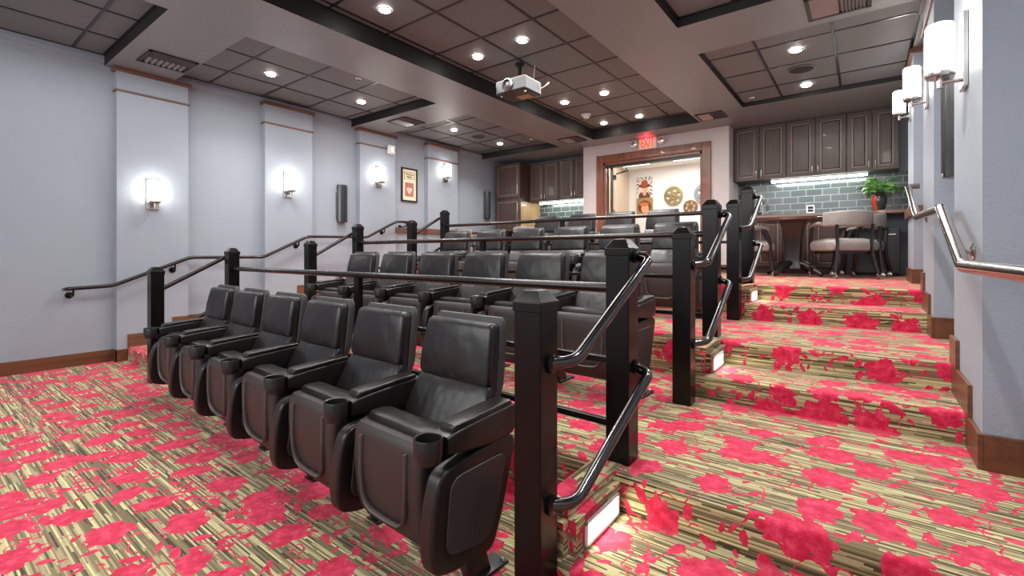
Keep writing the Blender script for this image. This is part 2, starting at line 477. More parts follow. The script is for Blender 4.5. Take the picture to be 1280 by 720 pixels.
PIL_L = [(1.41, 2.055, ZS), (2.92, 3.57, 3.12), (4.35, 5.03, ZS), (5.76, 6.52, 3.12)]
PIL_R = [(2.57, 3.30, ZS), (4.20, 4.92, ZS), (5.86, 6.56, ZS)]
XRF = .365
def pilaster(x0, x1, y0, y1, z0, z1, side):
    bm = new(); box(bm, x0, x1, y0, y1, z0, z1)
    p = struct('wall_pilaster', bm, M['wall'])
    for nm, za, zb, out in (('crown_moulding', z1 - .045, z1, .028), ('band_moulding', 2.828, 2.85, .016)):
        b = new()
        if side > 0: box(b, x0, x1 + out, y0 - out, y1 + out, za, zb)
        else: box(b, x0 - out, x1, y0 - out, y1 + out, za, zb)
        obj(nm, b, M['crown'], p, bevel=.006, seg=2)
    return p
for y0, y1, z1 in PIL_L: pilaster(XL, XP, y0, y1, 0, z1, 1)
for y0, y1, z1 in PIL_R: pilaster(XRF, XR, y0, y1, .2, z1, -1)
# continuous crown along the right wall between the pilasters
bm = new()
for a, b in ((3.33, 4.17), (4.95, 5.83), (6.59, 7.3)): box(bm, XR - .03, XR, a, b, 3.03, 3.075)
struct('trim_2', bm, M['crown'])

# skirting boards, stepping with the stairs
def skirt(name, boards):
    bm = new()
    for b in boards: box(bm, *b)
    return struct(name, bm, M['base_l'], bevel=.003, seg=1)
def lvl(y, risers): return R * sum(1 for r in risers if y > r)
boards = [(XL, XL + .016, YF, 1.41, 0, .125), (XP, XP + .016, 1.394, RS_L[0] + .0, 0, .125), (XL + .016, XP + .016, 1.394, 1.41, 0, .125)]
cuts = sorted([r + .02 for r in RS_L] + [a for p in PIL_L for a in p[:2]] + [7.66])
cuts = [c for c in cuts if c >= 1.5]; cuts = [1.52] + [c for c in cuts if c > 1.53]
for a, b in zip(cuts[:-1], cuts[1:]):
    m = (a + b) / 2; z = lvl(m, RS_L); onp = any(p[0] < m < p[1] for p in PIL_L)
    x = XP if onp else XL
    boards.append((x, x + .016, a - .02, b, max(0, z - .14), z + .135))
skirt('baseboard_left', boards)
boards = []
for y0, y1, z0, z1 in ((2.555, 2.78, .28, .42), (2.78, 3.12, .28, .56), (3.12, 3.33, .42, .70), (4.185, 4.37, .56, .70), (4.37, 4.76, .56, .84), (4.76, 4.94, .70, .98), (5.845, 6.57, .84, .98)):
    boards.append((XRF - .016, XRF + .002, y0, y1, z0 - .01, z1))
for y, z0, z1 in ((2.555, .28, .42), (4.185, .56, .70), (5.845, .84, .98)): boards.append((XRF, XR, y, y + .016, z0 - .01, z1))
for a, b, z0, z1 in ((3.31, 4.19, .56, .695), (4.93, 5.85, .84, .975), (6.57, 7.6, .84, .975), (YF, 1.2, 0, .125), (1.28, 1.67, .14, .27), (1.67, 2.56, .28, .41)):
    boards.append((XR - .016, XR, a, b, z0, z1))
skirt('baseboard_right', boards)
skirt('baseboard_back', [(-4.15, DX0 - .14, YD - .016, YD, ZT, .96), (DX1 + .14, -1.66, YD - .016, YD, ZT, .96)])

# chair rail on the top level, both sides
bm = new()
box(bm, XL, XL + .03, 5.10, 5.76, 1.485, 1.575); box(bm, XL, XP + .03, 5.73, 6.55, 1.485, 1.575); box(bm, XL, XL + .03, 6.55, 7.66, 1.485, 1.575)
struct('trim_3', bm, M['crown'], bevel=.006, seg=2)
bm = new()
box(bm, XRF - .03, XR, 5.83, 6.59, 1.49, 1.585); box(bm, XR - .03, XR, 5.0, 5.83, 1.49, 1.585); box(bm, XR - .03, XR, 6.59, 7.66, 1.49, 1.585)
struct('trim_4', bm, M['crown'], bevel=.006, seg=2)

# ------------------------------------------------------------------ doorway and lobby
bm = new(); c = .135
box(bm, DX0 - c, DX0, YD - .03, YD, ZT, DZ + c); box(bm, DX1, DX1 + c, YD - .03, YD, ZT, DZ + c); box(bm, DX0 - .0, DX1, YD - .03, YD, DZ, DZ + c)
door = struct('door_1', bm, M['wood_z'], bevel=.008, seg=2)
bm = new(); box(bm, DX0 - .001, DX0 + .03, YD - .005, YD + .13, ZT, DZ); box(bm, DX1 - .03, DX1 + .001, YD - .005, YD + .13, ZT, DZ); box(bm, DX0, DX1, YD - .005, YD + .13, DZ - .045, DZ + .001)
obj('jamb', bm, M['wood_z'], door)
bm = new(); box(bm, DX0 + .035, DX1 - .035, YD + .02, YD + .10, DZ - .085, DZ - .046); obj('head_track', bm, M['black'], door)
LM = Matrix.Translation((DX0 + .06, YD + .15, 0)) @ Matrix.Rotation(math.radians(24), 4, 'Z')
bm = new(); box(bm, -.0, .045, 0, .85, ZT + .01, DZ - .06, LM); lf = obj('door_leaf', bm, M['dark'], door)
bm = new(); tube(bm, [LM @ Vector((.06, .78, 1.80)), LM @ Vector((.06, .78, 2.0))], .012); obj('handle', bm, M['nickel'], lf, smooth=True)
bm = new(); box(bm, .046, .10, .1, .33, DZ - .24, DZ - .18, LM)
tube(bm, [(DX0 + .12, YD + .26, DZ - .17), (DX0 + .34, YD + .3, DZ - .12), (DX0 + .36, YD + .14, DZ - .10)], .012); obj('door_closer', bm, M['black'], lf)
bm = new(); box(bm, DX0 + .012, DX0 + .034, YD + .03, YD + .06, ZT + .01, DZ - .05); obj('edge_seal', bm, M['nickel'], door)

LY = 9.86
bm = new(); box(bm, -7, 1.5, LY, LY + .1, ZT - .1, 3.4); struct('wall_lobby', bm, M['cream'])
bm = new(); box(bm, -4.29, -4.19, YB + .12, LY, ZT, 3.02); struct('wall_lobby_side', bm, M['ply'])
bm = new(); box(bm, -1.5, -1.4, YB + .12, LY, ZT, 3.02); struct('wall_lobby_end', bm, M['cream'])
bm = new(); quad(bm, (-4.3, YD + .1, ZT + .003), (-1.4, YD + .1, ZT + .003), (-1.4, LY, ZT + .003), (-4.3, LY, ZT + .003)); struct('floor_lobby', bm, M['ply'])
bm = new(); box(bm, -4.04, -1.77, YD + .12, YB + .1, 2.98, 3.05); box(bm, -4.3, -1.4, YB + .1, LY, 2.98, 3.05); struct('ceiling_lobby', bm, M['cream'])
for i, (x0, x1, y0, y1, lb) in enumerate(((-3.05, -2.1, 8.75, 9.35, 'bright white ceiling light panel in the lobby, right one beyond the doorway'),
                                          (-4.1, -3.5, 8.75, 9.35, 'bright white ceiling light panel in the lobby above the open door leaf'))):
    t = thing('ceiling_light_panel', lb, 'ceiling light', ((x0 + x1) / 2, (y0 + y1) / 2, 2.98), group='lobby ceiling light panels')
    w, d = (x1 - x0) / 2, (y1 - y0) / 2
    bm = new(); box(bm, -w, w, -d, d, -.012, 0); obj('frame', bm, M['white'], t)
    bm = new(); box(bm, -w + .02, w - .02, -d + .02, d - .02, -.016, -.011); obj('diffuser', bm, M['lobby_light'], t)

# lobby pictures: portrait of a person in a hat, in flat colours
def tone(name, rgb): return simple(name, rgb, .6, var=.08, scale=40)
P_ = {k: tone('paint_' + k, c) for k, c in dict(ink=(26, 24, 24), paper=(236, 230, 220), rust=(178, 78, 48), skin=(232, 176, 132), brown=(112, 62, 40), ochre=(170, 140, 84), orange=(214, 120, 66)).items()}
def disc(bm, cx, cz, rx, rz, y, n=24, a0=0, a1=2 * PI):
    vs = [bm.verts.new((cx + rx * math.cos(a0 + (a1 - a0) * k / n), y, cz + rz * math.sin(a0 + (a1 - a0) * k / n))) for k in range(n)]
    bm.faces.new(vs)
def canvas(z0, z1, label, kind):
    x0, x1 = -4.0, -3.645; w, h = x1 - x0, z1 - z0
    t = thing('canvas_print', label, 'picture', ((x0 + x1) / 2, LY - .03, z0))
    bm = new(); box(bm, -w / 2, w / 2, 0, .028, 0, h); obj('canvas', bm, P_['paper'] if kind == 0 else P_['ochre'], t)
    y = -.002
    if kind == 0:
        bm = new(); rnd = random.Random(4)
        for s in range(16):
            a = 2 * PI * s / 16 + .1; r0, r1 = .11, .26
            pts = [(math.cos(a) * r0, .27 + math.sin(a) * r0), (math.cos(a + .12) * r1, .27 + math.sin(a + .12) * r1), (math.cos(a + .26) * r1, .27 + math.sin(a + .26) * r1)]
            pts = [(max(-w / 2 + .005, min(w / 2 - .005, p[0])), max(.01, min(h - .01, p[1]))) for p in pts]
            quad(bm, *[(p[0], y, p[1]) for p in pts])
        obj('stripe_pattern', bm, P_['ink'], t, fix=False)
    for nm, col, items, yy in ((('shoulders', 'brown', [(0, .02, .13, .12)], -.003), ('neck', 'skin', [(.0, .12, .04, .07)], -.004), ('face', 'skin', [(.01, .20, .062, .078)], -.005),
                               ('hat_brim', 'brown', [(0, .265, .135, .045)], -.006), ('hat', 'rust', [(0, .32, .075, .07)], -.007)) if kind == 0 else
                              (('hair', 'brown', [(0, .17, .15, .14)], -.003), ('face', 'skin', [(.01, .13, .085, .10)], -.004), ('headband', 'orange', [(-.01, .225, .11, .045)], -.005),
                               ('hand', 'skin', [(.07, .05, .05, .05)], -.006))):
        bm = new()
        for it in items:
            cx, cz, rx, rz = it
            vs = []
            for k in range(28):
                a = 2 * PI * k / 28; vs.append((cx + rx * math.cos(a), yy, max(.004, min(h - .004, cz + rz * math.sin(a)))))
            bm.faces.new([bm.verts.new(p) for p in vs])
        obj(nm, bm, P_[col], t)
canvas(2.34, 2.80, 'lobby canvas of a person in a hat on zebra stripes, upper of two', 0)
canvas(1.98, 2.325, 'lobby canvas of a face with orange headband, lower of two', 1)

def reel(cx, cz, r, mat, label, holes, hole_r, ring):
    t = thing('film_reel', label, 'wall decor', (cx, LY - .03, cz))
    # flange with round windows: polar mesh with holes
    bm = new(); N = 96; K = 14
    def inhole(rr, a):
        for h in range(holes):
            b = 2 * PI * h / holes + .26
            if (rr * math.cos(a) - ring * r * math.cos(b)) ** 2 + (rr * math.sin(a) - ring * r * math.sin(b)) ** 2 < (hole_r * r) ** 2: return True
        return False
    vs = [[bm.verts.new((r * k / K * math.cos(2 * PI * i / N), 0, r * k / K * math.sin(2 * PI * i / N))) for i in range(N)] for k in range(1, K + 1)]
    for k in range(K - 1):
        for i in range(N):
            j = (i + 1) % N
            if not inhole(r * (k + 1.5) / K, 2 * PI * (i + .5) / N): bm.faces.new((vs[k][i], vs[k][j], vs[k + 1][j], vs[k + 1][i]))
    f = obj('flange', bm, mat, t); so = f.modifiers.new('thick', 'SOLIDIFY'); so.thickness = .012
    bm = new(); rim = [(r * math.cos(2 * PI * k / 48), -.004, r * math.sin(2 * PI * k / 48)) for k in range(48)]
    rings = []
    for k in range(48):
        a = 2 * PI * k / 48
        rings.append([((r + .008 * math.cos(b)) * math.cos(a), -.004 + .008 * math.sin(b), (r + .008 * math.cos(b)) * math.sin(a)) for b in [PI / 4 * q for q in range(8)]])
    loft(bm, rings, closed=True); obj('rim', bm, mat, t, smooth=True)
    bm = new(); lathe(bm, [(.16 * r, 0), (.16 * r, .02), (.06 * r, .024)], axis='y'); obj('hub', bm, mat, t, smooth=True)
reel(-3.20, 2.345, .19, M['gold'], 'large gold film reel on the lobby wall with round windows', 6, .21, .62)
reel(-2.855, 2.09, .135, M['copper'], 'small bronze film reel low on the lobby wall', 6, .24, .6)
reel(-2.57, 2.34, .21, M['greyreel'], 'grey film reel half hidden by the right door casing', 5, .2, .6)
t = thing('wall_switch', 'small white wall plate above the gold film reel', 'wall plate', (-3.28, LY - .012, 2.66))
bm = new(); box(bm, -.03, .03, 0, .01, 0, .045); box(bm, -.035, .035, 0, .01, -.075, -.03); obj('plate', bm, M['white'], t)

# ------------------------------------------------------------------ exit sign
t = thing('exit_sign', 'lit red EXIT sign with two emergency lamp heads above doorway', 'exit sign', (-2.915, YD, 2.885))
bm = new(); box(bm, -.155, .155, -.055, 0, 0, .19); hs = obj('housing', bm, M['white'], t, bevel=.012)
bm = new(); box(bm, -.14, .14, -.058, -.054, .015, .175); obj('face_panel', bm, M['exit_face'], t)
def text_mesh(txt, size, mat, parent, loc, name, sx=1.0, bold=.004):
    cu = bpy.data.curves.new(name, 'FONT'); cu.body = txt; cu.size = size; cu.align_x = 'CENTER'; cu.align_y = 'CENTER'; cu.extrude = .002; cu.offset = bold
    tmp = bpy.data.objects.new(name, cu); COL.objects.link(tmp)
    dg = bpy.context.evaluated_depsgraph_get(); me = bpy.data.meshes.new_from_object(tmp.evaluated_get(dg))
    bpy.data.objects.remove(tmp)
    me.materials.clear(); me.materials.append(mat)
    o = bpy.data.objects.new(name, me); COL.objects.link(o); o.parent = parent; o.location = loc
    o.rotation_euler = (PI / 2, 0, 0); o.scale = (sx, 1, 1); return o
text_mesh('EXIT', .205, M['exit'], t, (0, -.061, .096), 'lettering', .56, .005)
for s in (-1, 1):
    bm = new(); lathe(bm, [(.03, 0), (.055, .02), (.06, .06), (.05, .066)], (s * .235, -.02, .11), axis='y'); tube(bm, [(s * .15, -.02, .10), (s * .235, -.02, .11)], .015)
    lh = obj('lamp_head', bm, M['white'], t, smooth=True)
    bm = new(); lathe(bm, [(.047, .066), (.03, .072), (.01, .073)], (s * .235, -.02, .11), axis='y'); obj('lens', bm, M['nickel'], lh, smooth=True)

# ------------------------------------------------------------------ theatre seats
def ring_xy(cx, cy, z, hw, hd, r): return [(cx + a, cy + b, z) for a, b in rrect(hw, hd, r)]

def seat_parts(t, side):
    """armrest and standard; side=+1 right, -1 left"""
    x = .28 * side
    bm = new()
    poly = round_poly([(-.118, .43), (-.148, .32), (-.158, .19), (-.142, .115), (-.07, .09), (.13, .075), (.185, .20), (.255, .44), (.20, .47)], .045)
    prism(bm, poly, 'x', x - .031, x + .031); st = obj('side_standard', bm, M['arm'], t, bevel=.014)
    bm = new(); poly = round_poly([(-.075, .40), (-.10, .16), (.10, .125), (.15, .24), (.195, .41)], .05)
    prism(bm, poly, 'x', x + (.029 if side > 0 else -.037), x + (.037 if side > 0 else -.029)); obj('side_panel', bm, M['fabric'], st, bevel=.004, seg=2)
    bm = new()
    prism(bm, [(.0, .10), (.10, .09), (.13, .0), (.03, .0)], 'x', x - .022, x + .022); box(bm, x - .04, x + .04, .02, .20, 0, .012)
    ft = obj('foot', bm, M['arm'], t, bevel=.003, seg=1)
    for yy in (.045, .18):
        bm = new(); lathe(bm, [(.009, .012), (.009, .02), (.004, .023)], (x + .025, yy, 0), 8); obj('bolt', bm, M['nickel'], ft)
    # arm body
    bm = new(); rings = []
    for y, zt, zb, hw in ((-.094, .540, .486, .043), (-.06, .548, .478, .043), (0, .556, .470, .043), (.12, .566, .457, .043), (.22, .572, .464, .041), (.245, .566, .475, .034)):
        zc, hh = (zt + zb) / 2, (zt - zb) / 2
        rings.append([(x + a, y, zc + b) for a, b in rrect(hw, hh, .012)])
    loft(bm, rings); ar = obj('armrest', bm, M['arm'], t, smooth=True)
    bm = new(); rings = []
    for y, zt, hw in ((-.068, .560, .030), (-.060, .569, .037), (0, .574, .040), (.12, .584, .040), (.215, .588, .037), (.228, .578, .030)):
        rings.append([(x + a, y, zt - .011 + b) for a, b in rrect(hw, .011, .008)])
    loft(bm, rings); obj('arm_pad', bm, M['pad'], ar, smooth=True)
    bm = new(); lathe(bm, [(.030, .466), (.040, .469), (.042, .488), (.046, .490), (.047, .542), (.045, .546), (.041, .544), (.039, .50), (.001, .498)], (x, -.140, 0), 28)
    obj('cup_holder', bm, M['arm'], ar, smooth=True)

def make_seat(label, group):
    t = thing('theater_seat', label, 'theater seat', group=group)
    # tipped-up seat shell (underside of the seat faces the aisle in front)
    bm = new(); rings = []
    for z, yf, w, d in ((.085, -.015, .12, .03), (.095, -.045, .165, .05), (.12, -.072, .19, .065), (.16, -.094, .198, .075), (.22, -.108, .202, .08), (.30, -.116, .204, .08),
                        (.38, -.118, .205, .08), (.44, -.115, .205, .08), (.468, -.110, .204, .08), (.480, -.098, .198, .07)):
        rings.append(ring_xy(0, yf + d / 2, z, w, d / 2, .028))
    loft(bm, rings); pan = obj('seat_shell', bm, M['shell'], t, smooth=True)
    bm = new()
    pts = [(-.135, -.119, .445), (-.135, -.121, .30), (-.125, -.116, .215), (-.09, -.1105, .18), (0, -.107, .172), (.09, -.1105, .18), (.125, -.116, .215), (.135, -.121, .30), (.135, -.119, .445)]
    tube(bm, round_path(pts, .05, 4), .011, 8, flat=(1, .38)); obj('shell_ridge', bm, M['ridge'], pan, smooth=True)
    bm = new(); rings = []
    for z, y0, y1, w in ((.14, -.04, .03, .17), (.20, -.045, .05, .19), (.40, -.05, .055, .198), (.47, -.06, .055, .2), (.492, -.062, .05, .2), (.504, -.055, .038, .194), (.508, -.04, .02, .18)):
        rings.append(ring_xy(0, (y0 + y1) / 2, z, w, (y1 - y0) / 2, .03))
    loft(bm, rings); obj('seat_cushion', bm, M['leather'], t, smooth=True)
    # backrest cushion
    bm = new(); rings = []
    for z, yf, w, th in ((.36, .085, .20, .05), (.40, .100, .22, .06), (.46, .130, .223, .065), (.52, .160, .221, .065), (.57, .186, .218, .066), (.603, .205, .212, .062), (.611, .214, .209, .052),
                         (.620, .205, .210, .062), (.66, .205, .209, .066), (.72, .213, .206, .068), (.78, .226, .200, .066), (.822, .236, .196, .064), (.838, .242, .193, .056), (.847, .252, .184, .038)):
        rings.append(ring_xy(0, yf + th / 2, z, w, th / 2, .022))
    loft(bm, rings); obj('backrest', bm, M['leather'], t, smooth=True)
    bm = new(); rings = []
    for z, yf, w, th in ((.17, .05, .16, .03), (.20, .06, .19, .045), (.36, .145, .208, .045), (.50, .21, .214, .045), (.61, .258, .213, .045), (.72, .272, .210, .045), (.82, .288, .203, .045), (.852, .294, .196, .04), (.866, .302, .184, .025)):
        rings.append(ring_xy(0, yf + th / 2, z, w, th / 2, .018))
    loft(bm, rings); obj('back_shell', bm, M['fabric'], t, smooth=True)
    bm = new(); box(bm, -.232, .25, .03, .07, .10, .135); obj('mounting_bar', bm, M['black'], t, bevel=.004, seg=1)
    seat_parts(t, 1)
    return t

ORD = ['nearest', 'second', 'third', 'fourth', 'fifth', 'sixth']
rows = [('front', 'front row', -1.365, -.560, 1.17, .034, 0, 6), ('second', 'second row', -1.35, -.5525, 2.60, .008, TIER, 6),
        ('third', 'third row', -1.44, -.568, 4.20, 0, 2 * TIER, 6), ('back', 'top row before the doorway', -2.10, -.590, 5.75, 0, ZT, 4)]
proto = None
for nm, rn, x0, dx, y0, dy, z, n in rows:
    rz = math.atan2(-dy, -dx) if dy else 0
    grp = 'black tip-up theater seats in the ' + rn
    for k in range(n):
        if k == 0: lb = f'black leather theater seat in the {rn}, nearest the right aisle'
        elif k == n - 1: lb = f'black leather theater seat in the {rn}, farthest from the right aisle'
        else: lb = f'black leather theater seat in the {rn}, {ORD[k]} from the right aisle'
        loc = (x0 + dx * k, y0 + dy * k, z)
        if proto is None:
            proto = make_seat(lb, grp); proto.location = loc; proto.rotation_euler.z = rz; o = proto
        else:
            o = dup(proto, loc, rz, lb, grp)
        if k == n - 1:
            seat_parts_left = True
            LEFT = globals().get('LEFT_SRC')
            if LEFT is None:
                tmp_before = set(o.children)
                seat_parts(o, -1)
                LEFT_SRC = [c for c in o.children if c not in tmp_before]
            else:
                for c in LEFT:
                    d = c.copy(); COL.objects.link(d); d.parent = o
                    for g in c.children:
                        e = g.copy(); COL.objects.link(e); e.parent = d

# ------------------------------------------------------------------ guard railings
def post(bm_parent, x, y, z0, z1, w=.05):
    bm = new(); box(bm, x - w, x + w, y - w, y + w, z0, z1 - .045); p = obj('post', bm, M['post'], bm_parent, bevel=.005, seg=2)
    bm = new(); e = w + .004
    rings = [[(x + a, y + b, z) for a, b in ((-h, -h), (h, -h), (h, h), (-h, h))] for h, z in ((e, z1 - .07), (e, z1 - .040), (e - .005, z1 - .034), (w * .66, z1 - .012), (w * .55, z1 - .004), (.004, z1))]
    loft(bm, rings); obj('post_cap', bm, M['post'], p, bevel=.003, seg=2)
    return p

def railing(k, label, Rp, Lp, mid, zt1, zt2):
    """Rp=[(x,y),(x,y)] post centres at bottom and top of the steps; same on the left"""
    z0, z1 = TIER * k, TIER * (k + 1)
    t = thing('guard_railing', label, 'railing', (0, 0, 0), group='black guard railings between the seating tiers')
    post(t, *Rp[0], z0, zt1); post(t, *Rp[1], z1, zt2); post(t, *Lp[0], z0, zt1); post(t, *Lp[1], z1, zt2)
    a, b = Vector((*Rp[1], 0)), Vector((*Lp[1], 0))
    d = (b - a).normalized()
    for nm, h, r in (('top_rail', z1 + .70, .021),):
        bm = new(); tube(bm, [a + d * .04 + Vector((0, 0, h)), b - d * .04 + Vector((0, 0, h))], r, 14); obj(nm, bm, M['bar'], t, smooth=True)
    for nm, h in (('middle_rail', z1 + .40), ('bottom_rail', z1 + .14)):
        bm = new(); n = Vector((-d.y, d.x, 0)) * .014
        loft(bm, [[p + n + Vector((0, 0, h - .014)), p - n + Vector((0, 0, h - .014)), p - n + Vector((0, 0, h + .014)), p + n + Vector((0, 0, h + .014))] for p in (a + d * .04, b - d * .04)])
        obj(nm, bm, M['bar'], t, bevel=.003, seg=1)
    f = (mid - a.x) / (b.x - a.x); m = a.lerp(b, f)
    bm = new(); box(bm, m.x - .026, m.x + .026, m.y - .02, m.y + .02, z1, z1 + .685); obj('middle_post', bm, M['post'], t, bevel=.003, seg=1)
    for P, s in ((Rp, 1), (Lp, -1)):
        for h0, h1 in ((.79, 1.105), (.35, .655)):
            if s < 0 : pass
            (xa, ya), (xb, yb) = P
            o = .115 * s
            pts = [(xa + .045 * s, ya + .01, z0 + h0 - .01), (xa + o, ya + .05, z0 + h0), (xb + o, yb + .0, z0 + h1 - .005), (xb + .045 * s, yb + .015, z0 + h1 + .01)]
            bm = new(); tube(bm, round_path(pts, .11, 8), .0195, 14); hr = obj('handrail', bm, M['tube'] if s > 0 else M['bar'], t, smooth=True)
            for q in (pts[0], pts[-1]):
                bm = new(); lathe(bm, [(.03, -.004), (.03, .006), (.022, .01)], (q[0] + .008 * s, q[1], q[2]), 16, axis='x')
                obj('flange', bm, M['post'], hr, smooth=True)
    return t
railing(0, 'black guard railing behind the front row of seats', [(-.83, 1.225), (-.795, 1.80)], [(-4.99, 1.40), (-4.985, 2.02)], -2.74, 1.012, 1.185)
railing(1, 'black guard railing behind the second row of seats', [(-.82, 2.70), (-.84, 3.38)], [(-4.99, 2.84), (-4.98, 3.45)], -2.93, 1.275, 1.495)
railing(2, 'black guard railing behind the third row of seats', [(-.902, 4.36), (-.90, 4.95)], [(-4.98, 4.31), (-4.98, 4.94)], -2.96, 1.59, 1.775)

# ------------------------------------------------------------------ wall handrails
def bracket(bm, wall, rail):
    w, r = Vector(wall), Vector(rail)
    tube(bm, round_path([w, (r.x, w.y, w.z), r], .05, 6), .009, 10)
t = thing('wall_handrail', 'black handrail along the left wall stepping up beside the pilasters', 'handrail')
X = XP + .085
pts = [(XP + .0 - .06, 1.02, .775), (X, 1.02, .785), (X, 1.36, .80), (X, 2.05, 1.085), (X, 2.86, 1.085), (X, 3.45, 1.365), (X, 4.42, 1.385), (X, 4.98, 1.655), (X, 5.32, 1.665), (XL, 5.34, 1.665)]
bm = new(); tube(bm, round_path(pts, .05, 5), .0195, 14); obj('rail', bm, M['bar'], t, smooth=True)
for y, z, xw in ((1.06, .79, XL), (1.90, 1.02, XP), (3.33, 1.31, XP), (4.75, 1.545, XP), (5.2, 1.66, XL)):
    bm = new(); bracket(bm, (xw, y, z - .075), (X, y, z - .015)); lathe(bm, [(.034, 0), (.034, .006), (.02, .012)], (xw, y, z - .075), 18, axis='x'); obj('bracket', bm, M['post'], t, smooth=True)
t = thing('wall_handrail', 'polished bronze handrail zigzagging up the right wall', 'handrail')
X = XRF - .072
pts = [(X, -.6, 1.075), (X, 2.42, 1.075), (X, 3.08, 1.345), (X, 4.40, 1.385), (X, 5.25, 1.70), (XRF + .0, 5.26, 1.70)]
bm = new(); tube(bm, round_path(pts, .03, 5), .023, 16); obj('rail', bm, M['chrome'], t, smooth=True)
for y, z, xw in ((2.74, 1.20, XRF), (4.62, 1.46, XRF), (1.0, 1.07, XR)):
    bm = new(); bracket(bm, (xw, y, z - .07), (X, y, z - .015)); lathe(bm, [(.036, 0), (.036, -.006), (.02, -.012)], (xw, y, z - .07), 18, axis='x'); obj('bracket', bm, M['chrome'], t, smooth=True)

# ------------------------------------------------------------------ sconces
def make_sconce(label):
    t = thing('wall_sconce', label, 'wall lamp', group='glass cylinder wall sconces')
    bm = new(); box(bm, 0, .018, -.058, .058, 0, .335); obj('back_plate', bm, M['nickel'], t, bevel=.003, seg=1)
    bm = new(); tube(bm, round_path([(.015, 0, .045), (.09, 0, .045), (.09, 0, .075)], .02, 4), .011, 10)
    lathe(bm, [(.012, .02), (.012, .065), (.05, .068), (.054, .076), (.054, .09)], (.09, 0, 0), 24); obj('bracket', bm, M['nickel'], t, smooth=True)
    bm = new(); lathe(bm, [(.05, .085), (.052, .10), (.052, .30), (.047, .312), (.02, .316)], (.09, 0, 0), 28); obj('glass_shade', bm, M['glow'], t, smooth=True)
    bm = new(); lathe(bm, [(.0535, .278), (.0535, .284)], (.09, 0, 0), 28, cap=False); obj('shade_ring', bm, M['nickel'], t, smooth=True)
    return t
sc = make_sconce('glowing glass sconce on the left wall, lowest of four'); sc.location = (XP, 1.715, 1.607)
for y, z, lb in ((3.22, 1.89, 'glowing glass sconce on the left wall, second lowest of four'), (4.69, 2.19, 'glowing glass sconce on the left wall below the small white box'),
                 (6.18, 2.46, 'glowing glass sconce on the left wall, highest, right of the framed poster')):
    dup(sc, (XP, y, z), 0, lb)
for y, z, lb in ((2.93, 1.87, 'large bright sconce on the right wall, closest, above the steel handrail bend'), (4.56, 2.19, 'bright sconce on the right wall, middle of three'), (6.2, 2.47, 'bright sconce on the right wall, farthest, next to the cabinets')):
    dup(sc, (XRF, y, z), PI, lb)

# ------------------------------------------------------------------ ceiling fittings
def make_downlight(label):
    t = thing('ceiling_downlight', label, 'ceiling light', group='recessed ceiling downlights')
    bm = new(); lathe(bm, [(.062, 0), (.062, -.006), (.048, -.007), (.044, 0)], seg=24, cap=False); obj('trim_ring', bm, M['white'], t, smooth=True)
    bm = new(); lathe(bm, [(.046, -.001), (.044, -.010), (.03, -.014), (.01, -.016)], seg=24); obj('lens', bm, M['lens'], t, smooth=True)
    return t
DL = [(-3.33, 2.576, 3.243, 'centre tray, first one on the left, closest'), (-3.33, 3.797, 3.243, 'centre tray, left of the projector'), (-2.72, 3.77, 3.243, 'centre tray, up and right of the projector'),
      (-3.36, 5.67, 3.243, 'centre tray, beyond the projector on its left line'), (-2.75, 5.66, 3.243, 'centre tray, beyond the projector on its right line'), (-3.38, 6.94, 3.243, 'centre tray, just past the smoke detector'), (-2.78, 6.93, 3.243, 'centre tray, above the exit sign'),
      (-5.44, 2.616, 3.183, 'left tray, first, nearest the front'), (-5.45, 3.828, 3.183, 'left tray, second from the front'), (-5.45, 5.62, 3.183, 'left tray, third, before the round speaker'), (-5.45, 6.844, 3.183, 'left tray, last, beyond the round speaker'),
      (-.545, 5.34, 3.122, 'right tray, this side of the round speaker'), (-.56, 6.52, 3.122, 'right tray, beyond the round speaker')]
dl = None
for x, y, z, s in DL:
    lb = 'white recessed downlight in the ' + s
    if dl is None: dl = make_downlight(lb); dl.location = (x, y, z)
    else: dup(dl, (x, y, z), 0, lb)

def vent(x, y, z, sx, sy, label, n=7):
    t = thing('ceiling_vent', label, 'air vent', (x, y, z), group='square ceiling air vents')
    bm = new(); w, d = sx / 2, sy / 2
    for q in ((-w, w, -d, -d + .03), (-w, w, d - .03, d), (-w, -w + .03, -d, d), (w - .03, w, -d, d)): box(bm, *q, -.014, 0)
    obj('frame', bm, M['vent'], t, bevel=.003, seg=1)
    bm = new(); box(bm, -w + .02, w - .02, -d + .02, d - .02, -.002, -.001); obj('backing', bm, M['cove'], t)
    bm = new()
    for i in range(n):                       # louvres slant both ways from the middle
        yy = -d + .04 + (2 * d - .08) * (i + .5) / n
        Mx = Matrix.Translation((0, yy, -.008)) @ Matrix.Rotation(math.radians(-38), 4, 'X')
        box(bm, -w + .03, .0, -.016, .016, -.0012, .0012, Mx)
        xx = .012 + (w - .05) * (i + .5) / n
        Mx = Matrix.Translation((xx, 0, -.008)) @ Matrix.Rotation(math.radians(38), 4, 'Y')
        box(bm, -.010, .010, -d + .03, d - .03, -.0012, .0012, Mx)
    obj('louvres', bm, M['slat'], t)
vent(-5.655, 1.69, ZS, .40, .42, 'large square air vent above the nearest left pilaster')
vent(-5.42, 4.58, ZS, .40, .40, 'square air vent in the ceiling above the third left pilaster')
vent(-4.0, 7.0, ZS, .40, .36, 'square air vent near the ceiling corner left of the exit sign')
vent(-1.74, 6.98, ZS, .36, .36, 'square air vent in the ceiling right of the exit sign')
vent(-.17, 4.43, ZS, .42, .42, 'square air vent at the top edge between the right trays')

